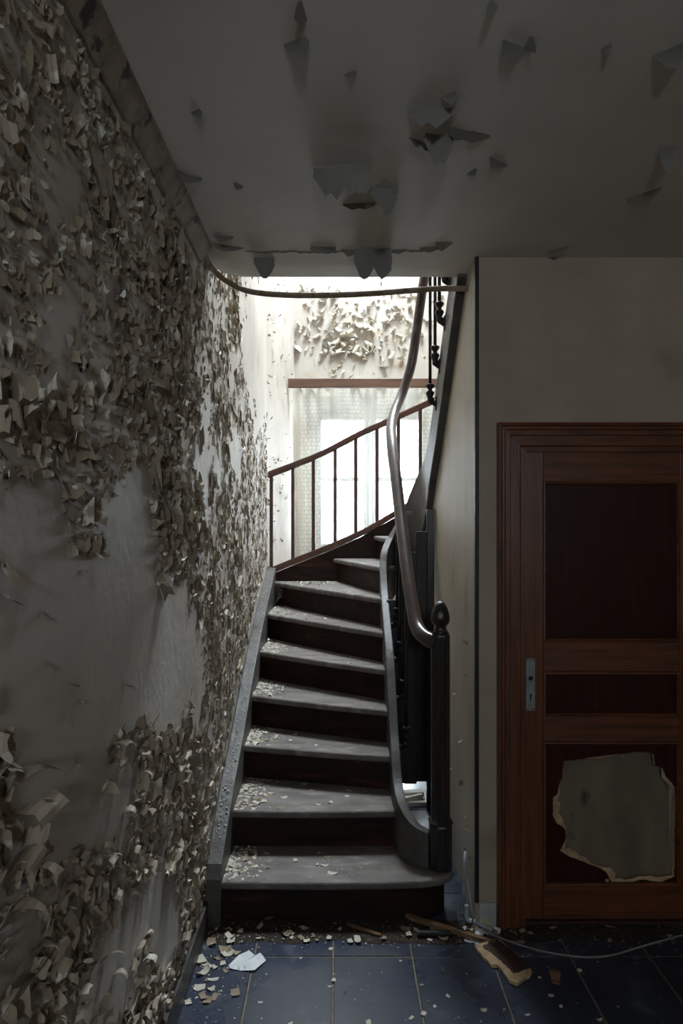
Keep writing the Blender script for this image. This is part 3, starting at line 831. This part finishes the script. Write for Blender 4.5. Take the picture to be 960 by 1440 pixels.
# casing: stepped moulding with mitred corners
CX0, CX1, CZ1 = .655, 1.615, 2.075
prof = [(0,0),(0,.030),(.012,.036),(.018,.028),(.026,.028),(.032,.022),(.050,.022),(.054,.016),(.092,.016),(.098,.008),(.118,.008),(.118,-.045),(.0,-.0)]
pr = prof[:-1]
def casing_side(name, sx, xo):
    vs, fs = [], []; n = len(pr)
    for z, mit in ((0, 0), (CZ1, 1)):
        for q, h in pr:
            vs.append((xo + sx * q, DB - h, z - (q if mit else 0)))
    fs = [tuple(range(n)), tuple(range(2*n-1, n-1, -1))] + [(i, n+i, n+(i+1)%n, (i+1)%n) for i in range(n)]
    MB().add(vs, fs).build(name, M['mahogany'], dr)
casing_side('casing', 1, CX0); casing_side('casing', -1, CX1)
vs, n = [], len(pr)
for sx, xo in ((1, CX0), (-1, CX1)):
    for q, h in pr: vs.append((xo + sx * q, DB - h, CZ1 - q))
MB().add(vs, [tuple(range(n)), tuple(range(2*n-1, n-1, -1))] + [(i, n+i, n+(i+1)%n, (i+1)%n) for i in range(n)]).build('casing', M['mahogany_h'], dr)
yl = DB + .012   # face of the leaf
P0, P1 = .852, 1.418
def leafbox(name, a, b, z0, z1, mat): return MB().box(a, b, yl, yl+.038, z0, z1).build(name, M[mat], dr, bevel=.003)
zs = [.02, .155, .755, .862, 1.045, 1.172, 1.835, 1.965]
leafbox('stile', DX0, P0, .02, 1.965, 'mahogany'); leafbox('stile', P1, DX1, .02, 1.965, 'mahogany')
for a, b in ((zs[0], zs[1]), (zs[2], zs[3]), (zs[4], zs[5]), (zs[6], zs[7])): leafbox('rail', P0, P1, a, b, 'mahogany_h')
yp = yl + .016
def bead(z0, z1):
    w = .012
    vs, fs = [], []
    for q, h in ((0, .004), (w*.5, .006), (w, .0), (w, -.02)):
        y = yl - h
        vs += [(P0+q, y, z0+q), (P1-q, y, z0+q), (P1-q, y, z1-q), (P0+q, y, z1-q)]
    for i in range(3):
        for k in range(4): fs.append((i*4+k, i*4+(k+1)%4, i*4+4+(k+1)%4, i*4+4+k))
    MB().add(vs, fs).build('panel_moulding', M['mahogany_h'], dr)
for a, b in ((zs[1], zs[2]), (zs[3], zs[4]), (zs[5], zs[6])): bead(a, b)
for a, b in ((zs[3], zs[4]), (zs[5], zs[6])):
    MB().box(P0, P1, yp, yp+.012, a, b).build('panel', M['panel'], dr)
# broken lower panel
hole_px = [(793,1070),(812,1068),(850,1063),(880,1060),(900,1057.5),(918,1060),(920,1076),(930,1080),(935,1092),(944,1102),(950,1110),(948,1160),(947,1232),(930,1239),(900,1236),(880,1240),(862,1243),(853,1226),
           (836,1217),(815,1209),(795,1200),(788,1196),(796,1178),(795,1166),(783,1157),(777.5,1146),(778,1122),(784,1117),(786,1103),(791,1094)]
# jagged outline between the measured corners
hp_ = []
for i in range(len(hole_px)):
    a = Vector(hole_px[i]); b = Vector(hole_px[(i+1) % len(hole_px)])
    m = max(1, int((b-a).length / 7))
    for j in range(m):
        q = a.lerp(b, j / m)
        if j: q += Vector((rng.uniform(-1,1), rng.uniform(-1,1)))
        hp_.append(q)
def to_xz(p, d): return ((p.x - CX) * d / F, EYE - (p.y - CY) * d / F)
outer = [to_xz(p, yp) for p in hp_]
cxh = sum(p[0] for p in outer)/len(outer); czh = sum(p[1] for p in outer)/len(outer)
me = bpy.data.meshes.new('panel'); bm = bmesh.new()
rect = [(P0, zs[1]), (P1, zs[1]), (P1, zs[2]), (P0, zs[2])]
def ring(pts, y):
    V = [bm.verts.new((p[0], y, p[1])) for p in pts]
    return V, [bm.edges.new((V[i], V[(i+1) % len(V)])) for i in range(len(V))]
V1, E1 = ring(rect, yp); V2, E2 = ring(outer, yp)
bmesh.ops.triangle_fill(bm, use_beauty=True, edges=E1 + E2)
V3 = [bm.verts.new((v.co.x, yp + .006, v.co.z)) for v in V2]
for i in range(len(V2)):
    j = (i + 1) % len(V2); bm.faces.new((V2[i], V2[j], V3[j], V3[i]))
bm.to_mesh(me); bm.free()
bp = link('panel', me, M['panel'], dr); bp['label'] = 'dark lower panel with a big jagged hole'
# raw torn ply around the hole
vs, fs = [], []; N_ = len(outer)
def inset_at(p):
    x, y = p.x, p.y
    w = .6
    w = max(w, 6.0 * ell(x, y, 780, 1145, 22, 42) * 2.2, 5.5 * ell(x, y, 800, 1202, 50, 22) * 2, 7 * ell(x, y, 858, 1238, 26, 24) * 1.8, 4 * ell(x, y, 925, 1240, 60, 10) * 1.6, 3.5 * ell(x, y, 940, 1095, 16, 22) * 2, 1.5*ell(x, y, 850, 1064, 60, 8)*2)
    return min(w, 9) * rng.uniform(.75, 1.25)
for i, p in enumerate(hp_):
    a = hp_[i-1]; b = hp_[(i+1) % N_]; t = (b - a).normalized(); nn = Vector((-t.y, t.x))
    c = Vector((865, 1150))
    if nn.dot(c - p) < 0: nn = -nn
    o_ = to_xz(p - nn * .8, yp); q = to_xz(p + nn * inset_at(p), yp)
    vs += [(o_[0], yp - .0012, o_[1]), (q[0], yp + .0045, q[1]), (q[0], yp + .008, q[1])]
for i in range(N_):
    j = (i + 1) % N_
    for k in range(2): fs.append((i*3+k, j*3+k, j*3+k+1, i*3+k+1))
MB().add(vs, fs).build('torn_edge', M['torn'], bp, fix=False)
for x, y, L_, w in ((853,1236,14,5),(866,1241,11,3),(858,1240,9,3),(875,1071-8,2,3)):
    a = to_xz(Vector((x-w/2, y)), yp); b = to_xz(Vector((x+w/2, y)), yp); c = to_xz(Vector((x+w*.2, y+L_)), yp)
    MB().prism_y([a, (c[0]-.001, c[1]), (c[0]+.002, c[1]), b], yp-.0022, yp-.0005).build('splinter', M['torn'], bp)
MB().box(P0+.0, P1-.02, yp+.034, yp+.046, .05, .90).build('backing_board', M['backing'], dr)
# lock plate
lp = MB().box(.779, .817, yl-.004, yl, .885, 1.103).build('lock_plate', M['plate'], dr, bevel=.0015)
lp['label'] = 'long pale steel lock plate without its handle'
MB().lathe([(.0095,0),(.0095,.003),(.0065,.003)], (0,0,0), 16).build('spindle_hole', M['black'], lp)
so = [o for o in lp.children if o.name.startswith('spindle_hole')][0]
for v in so.data.vertices:
    x, y, z = v.co; v.co = (.798 + x, yl - .0042 - z*.4, 1.020 + y)
kh = MB().prism_y([(.7955,.926),(.8005,.926),(.8005,.944),(.8025,.948),(.802,.953),(.798,.956),(.794,.953),(.7935,.948),(.7955,.944)], yl-.0046, yl-.0038)
kh.build('keyhole', M['black'], lp)
for sx in (.785, .811):
    for sz in (.891, 1.097):
        MB().lathe([(.0028,0),(.0028,.0012),(.0015,.002)], (0,0,0), 8).build('screw', M['iron'], lp)
        so = [o for o in lp.children if o.name.startswith('screw')][-1]
        for v in so.data.vertices:
            x, y, z = v.co; v.co = (sx + x, yl - .004 - z, sz + y)
# threshold of the door
MB().box(DX0-.04, DX1+.04, DB-.005, DB+.05, 0, .018).build('threshold', M['board'], dr, bevel=.003)

# ------------------------------------------------------------------ debris
def floor_px(x, y, z=0.0):
    d = (EYE - z) * F / (y - CY)
    return Vector(((x - CX) * d / F, d, z))

def loose_mesh(rnd, size):
    """a curled ragged chip lying on z=0, about `size` long"""
    nl, nw = 4, 2
    L_ = size; W_ = size * rnd.uniform(.45, .9)
    c = rnd.uniform(-.9, .9); bend = rnd.uniform(.2, 1.3)
    vs = []
    for i in range(nl + 1):
        s = i / nl - .5
        for j in range(nw + 1):
            t = j / nw - .5
            w = W_ * (1 - .9 * s * s * rnd.uniform(.5, 1.6))
            x = s * L_ * rnd.uniform(.86, 1.1); y = t * w + rnd.uniform(-.08, .08) * W_
            vs.append([x, y, bend * L_ * s * s * .9 + c * L_ * s * t * .35])
    zm = min(v[2] for v in vs)
    vs = [(a, b, e - zm + .0004) for a, b, e in vs]
    fs = [(i*(nw+1)+j, i*(nw+1)+j+1, (i+1)*(nw+1)+j+1, (i+1)*(nw+1)+j) for i in range(nl) for j in range(nw)]
    return vs, fs
protos = []
for i in range(20):
    vs, fs = loose_mesh(rng, 1.0)
    me = MB().add(vs, fs).mesh('fallen_flake')
    for p in me.polygons: p.use_smooth = True
    protos.append(me)
proto_by_mat = {}
def flake_mesh(i, matk):
    if (i, matk) not in proto_by_mat:
        m = protos[i].copy(); m.materials.append(M[matk]); proto_by_mat[(i, matk)] = m
    return proto_by_mat[(i, matk)]
ORD = ['lowest', 'second', 'third', 'fourth', 'fifth', 'sixth', 'seventh']
def chip(p, size, label, group, matk=None):
    matk = matk or rng.choice(['flake_floor', 'flake_floor', 'flake_tan'])
    o = bpy.data.objects.new('fallen_paint_flake', flake_mesh(rng.randrange(20), matk)); COL.objects.link(o)
    o.location = p; o.rotation_euler = (0, 0, rng.uniform(0, 6.28)); o.scale = (size, size, size * rng.uniform(.3, 1))
    col = {'flake_floor': 'cream', 'flake_tan': 'dull tan', 'flake_white': 'white'}[matk]
    return tag(o, label.replace('pale', ('large ' if size > .033 else 'small ' if size < .022 else '') + col), 'paint flake', group)
dusts = {}
def bit(p, size, where='floor'):
    dust = dusts.setdefault(where, MB())
    a = rng.uniform(0, 6.28)
    h = size * rng.uniform(.03, .25)
    pts = []
    for k in range(4):
        r = size * rng.uniform(.4, 1) * .5; q = a + k * 1.57 + rng.uniform(-.4, .4)
        pts.append((p.x + r*math.cos(q), p.y + r*math.sin(q), p.z + .0004 + (h if k == 0 else 0)))
    dust.add(pts, [(0,1,2),(0,2,3)])

counts = [26, 34, 26, 24, 20, 14, 8]
for n in range(7):
    z = RISE * (n + 1)
    for i in range(counts[n]):
        s = min(.97, abs(rng.gauss(0, .15))); t = rng.uniform(.05, .95)
        if rng.random() < .12: s = rng.uniform(.15, .8)
        l0, r0 = off(n, .012); l1, r1 = off(n+1, .026)
        a = l0.lerp(r0, s + .03); b = l1.lerp(r1, s + .03); q = a.lerp(b, t)
        if n == 0 and q.y > 3.08: q.y = 3.08
        chip(Vector((q.x, q.y, z)), rng.uniform(.018, .042) * (1 if n < 3 else .85), 'curled pale paint flake lying on the %s tread of the stairs' % ORD[n], 'paint flakes fallen on the %s tread' % ORD[n])
    for i in range(330):
        s = min(.97, abs(rng.gauss(0, .10))) if rng.random() < .75 else rng.uniform(.05, .95)
        q = off(n, .015)[0].lerp(off(n, .015)[1], s+.02).lerp(off(n+1, .025)[0].lerp(off(n+1, .025)[1], s+.02), rng.random())
        bit(Vector((q.x, q.y, z)), rng.choice([.005,.008,.014,.022,.030]) * (1.0 if s < .22 else .35), n)
for i in range(34):
    x = XL + .03 + abs(rng.gauss(0, .10)); y = rng.uniform(2.35, 2.80)
    chip(Vector((x, y, 0.0008)), rng.uniform(.02, .05), 'curled pale paint flake on the floor beside the peeling wall', 'paint flakes on the floor by the wall')
for i in range(26):
    x = rng.uniform(-.45, .45); y = rng.uniform(2.70, 2.81)
    chip(Vector((x, y, 0.0062)), rng.uniform(.015, .045), 'pale chip in the dirt below the lowest riser', 'chips in the dirt below the stairs', rng.choice(['flake_tan', 'flake_floor']))
for i in range(26):
    x = rng.uniform(-.3, .9); y = rng.uniform(2.2, 2.68)
    chip(Vector((x, y, 0.0008)), rng.uniform(.010, .022), 'pale paint chip scattered on the blue stone tiles', 'small chips on the stone tiles', 'flake_floor')
for i in range(34):
    x = rng.uniform(.66, 1.45); y = rng.uniform(2.69, 2.80)
    chip(Vector((x, y, 0.0008)), rng.uniform(.015, .045), 'pale chip in the litter along the foot of the door', 'chips at the foot of the door', 'flake_tan')
for i in range(520):
    r = rng.random()
    if r < .3: q = Vector((XL + .02 + abs(rng.gauss(0,.12)), rng.uniform(2.2, 2.8), .0006))
    elif r < .6: q = Vector((rng.uniform(-.5,.5), rng.uniform(2.66, 2.83), .006))
    elif r < .8: q = Vector((rng.uniform(.66,1.5), rng.uniform(2.6, 2.81), .0006))
    else: q = Vector((rng.uniform(-.5,1.4), rng.uniform(2.15, 2.75), .0006))
    bit(q, rng.choice([.004,.006,.008,.012]))
for i in range(230):      # crumbs lodged on top of the wall stringer
    d = rng.uniform(2.84, 5.1)
    bit(Vector((rng.uniform(XL+.016, XSL-.004), d, znose(d) + .0765)), rng.uniform(.005, .016), 'string')
for w_, db in dusts.items():
    lab = 'fine pale paint crumbs strewn over the stone floor' if w_ == 'floor' else 'pale paint crumbs lodged on top of the wall stringer' if w_ == 'string' else 'fine pale paint crumbs strewn on the %s tread' % ORD[w_]
    tag(db.build('paint_crumbs', M['flake_floor'], fix=False), lab, 'paint crumbs', kind='stuff')

# dirt drift below the first riser and at the door
def drift(x0, x1, y0, y1, h, seed, nx=70, ny=8):
    vs, fs = [], []
    for j in range(ny + 1):
        for i in range(nx + 1):
            s, t = i / nx, j / ny
            x = lerp(x0, x1, s); y = lerp(y0 + .035 * noise.noise(Vector((x*6, seed, 0))) , y1, t)
            e = min(1, 4*s, 4*(1-s)) * (1 if t > .25 else t * 4)
            z = .0006 + h * e * (.5 + .5*noise.noise(Vector((x*25, y*25, seed)))) * (.5+.5*t)
            vs.append((x, y, z))
    for j in range(ny):
        for i in range(nx):
            q = j*(nx+1)+i; fs.append((q, q+1, q+nx+2, q+nx+1))
    return MB().add(vs, fs)
tag(drift(-.53, .60, 2.705, 2.854, .010, 1.7).build('dirt_drift', M['dirt'], smooth=True, fix=False), 'dark brown dirt swept up against the lowest riser', 'dirt', kind='stuff')
tag(drift(.66, 1.55, 2.72, 2.80, .008, 4.2).build('dirt_drift', M['dirt'], smooth=True, fix=False), 'dark brown dirt lying along the foot of the mahogany door', 'dirt', kind='stuff')

def slab(name, pts_px, th, mat, label, cat, z=0.001, parent=None):
    P = [floor_px(*p) for p in pts_px]
    J = []
    for i, p in enumerate(P):           # ragged broken edges
        q = P[(i + 1) % len(P)]; m = max(1, int((q - p).length / .012))
        for k in range(m):
            r = p.lerp(q, k / m); J.append(r + Vector((rng.uniform(-1, 1), rng.uniform(-1, 1), 0)) * (.0028 if k else 0))
    P = J
    o = MB().prism([(p.x, p.y) for p in P], z, z + th).build(name, M[mat], parent)
    if label: tag(o, label, cat)
    return o
# big white sheet and wood scraps
WS = [(321,1358),(336,1344),(344,1342),(350,1337),(358,1345),(366,1340),(374,1352),(358,1367),(338,1366),(324,1364)]
P = [floor_px(*p) for p in WS]; c = sum(P, Vector()) / len(P)
vs = [(p.x, p.y, .001 + .008*((i*7) % 5)/5) for i, p in enumerate(P)] + [(c.x, c.y, .002)]
tag(MB().add(vs, [(i, (i+1) % len(P), len(P)) for i in range(len(P))]).build('paint_sheet', M['flake_white'], fix=False), 'large flat white sheet of paint on a blue stone tile', 'paint flake')
# raw splintered lath
def lath(name, a, b, w0, w1, th, mat, label, z0, z1, cat='wood scrap', n=12):
    A = floor_px(*a); B = floor_px(*b); t = (B - A); t.z = 0; L_ = t.length; t.normalize(); nn = Vector((-t.y, t.x, 0))
    vs, fs = [], []
    for i in range(n + 1):
        s = i / n; p = A.lerp(B, s); w = lerp(w0, w1, s) * rng.uniform(.85, 1.1) * (.5 if i in (0, n) else 1); sh = rng.uniform(-.002, .002)
        z = lerp(z0, z1, s)
        for q, h in ((-1, 0), (1, 0), (1, 1), (-1, 1)):
            vs.append((p.x + nn.x*(q*w/2+sh), p.y + nn.y*(q*w/2+sh), z + h*th*rng.uniform(.8, 1.1)))
    for i in range(n):
        for k in range(4): fs.append((i*4+k, i*4+(k+1)%4, i*4+4+(k+1)%4, i*4+4+k))
    fs += [(3,2,1,0), tuple(n*4+k for k in range(4))]
    return tag(MB().add(vs, fs).build(name, M[mat]), label, cat)
lath('broken_lath', (570,1297), (698,1331), .030, .014, .016, 'splinter', 'long splintered raw wood lath lying across the floor below the newel', .022, .002)
lath('wood_sliver', (487,1303), (535,1317), .012, .020, .007, 'splinter', 'short brown wood sliver in the dirt before the lowest step', .008, .003, n=6)
lath('wood_sliver', (365,1301), (386,1291), .008, .028, .004, 'splinter', 'thin reddish wood sliver among flakes at the stair foot by the wall', .010, .012, n=4)
# torn board with dark veneer
bd = tag(empty('torn_board', floor_px(705, 1360)), 'torn piece of board with dark veneer face and pale ragged edges', 'wood scrap')
slab('core', [(667,1334),(690,1326),(703,1325),(722,1347),(748,1370),(745,1376),(727,1388),(715,1383),(700,1362),(690,1362),(676,1346)], .012, 'torn', None, None, .002, bd)
slab('veneer', [(678,1336),(700,1326),(722,1346),(744,1367),(722,1375),(705,1357),(690,1345)], .0025, 'board', None, None, .0142, bd)
slab('wood_chip', [(772,1366),(778,1364),(788,1369),(787,1386),(776,1383)], .006, 'splinter', 'small tan wood chip beside the torn veneered board', 'wood scrap')
slab('wood_chip', [(620,1358),(626,1362),(624,1371),(618,1366)], .003, 'board', 'tiny dark wood chip alone on a blue tile', 'wood scrap')
# pipe stub, conduit elbow, cable
a = floor_px(587, 1322); b = floor_px(634, 1322)
pp = MB().tube([(a.x, a.y+.02, .014), (b.x, b.y+.02, .014)], .0125, 14).build('pipe_stub', M['iron'], smooth=False)
tag(pp, 'short dark pipe stub lying under the splintered lath', 'pipe')
e1 = floor_px(657, 1302); e2 = floor_px(692, 1312)
ep = catmull([(e1.x, e1.y+.02, .075), (e1.x+.001, e1.y+.02, .03), (e1.x+.008, e1.y+.018, .013), (e1.x+.03, e1.y+.01, .011), (e2.x, e2.y, .011)], 5)
tag(MB().tube(ep, .0095, 10).build('conduit_elbow', M['pvc'], smooth=True), 'bent pale grey conduit elbow on the floor at the wall corner', 'conduit')
cb = [floor_px(x, y, .004) for x, y in ((668,1303),(690,1313),(720,1325),(760,1337),(800,1344),(835,1346),(865,1342),(895,1333),(930,1323),(965,1314),(1010,1306))]
c0 = [Vector((.545, 2.88, .16)), Vector((.548, 2.83, .10)), Vector((.552, 2.80, .055))]
tag(MB().tube(catmull(c0 + cb, 8), .0042, 8).build('electric_cable', M['cable'], smooth=True), 'thin grey cable curving over the floor from the wall corner past the door', 'cable')
tag(MB().tube([(.525, 2.90, .004), (.545, 2.94, .20), (.552, 2.96, .24)], .007, 8).build('conduit_pipe', M['pvc'], smooth=True), 'pale conduit leaning in the gap between the lowest step and the wall', 'conduit')
for i in range(16):
    q = Vector((rng.uniform(.47,.64), rng.uniform(2.70,2.80), .001))
    chip(q, rng.uniform(.02,.05), 'pale plaster chip heaped at the wall corner by the lowest step', 'plaster chips at the wall corner', rng.choice(['flake_white', 'flake_tan']))
# pale loose planks on the floor behind the well
for i, (x, y, a, L_, w, z, lab) in enumerate(((.45,4.03,.06,.28,.03,0,'pale loose plank nearest the gap under the stair well'),(.44,4.10,-.12,.30,.028,0,'pale loose plank lying middle of three under the stair well'),
        (.46,4.19,.05,.26,.05,0,'wide pale loose plank farthest back under the stair well'),(.46,4.06,.5,.2,.02,.026,'narrow pale slat lying across the planks under the stair well'))):
    c, s = math.cos(a), math.sin(a)
    pl = [(x + c*u - s*v, y + s*u + c*v) for u, v in ((-L_/2,-w/2),(L_/2*.5,-w/2),(L_/2*.5,w/2),(-L_/2,w/2))]
    tag(MB().prism(pl, z, z + .025).build('loose_plank', M['plank'], bevel=.002), lab, 'plank')

# cobweb strands at the end of the seventh tread
mb = MB()
for i in range(14):
    a = Vector((XSL+.01, 5.16, 1.05 + .012*i)); b = Vector((XSL + .05 + .012*i, 5.2 - .006*i, 1.195 - .004*i))
    m = (a + b) / 2 - Vector((0, 0, .02 + .01*rng.random()))
    mb.tube(catmull([a, m, b], 4), .0007, 4)
tag(mb.build('cobweb', M['flake_white']), 'sagging grey cobweb in the corner below the seventh tread', 'cobweb', kind='stuff')
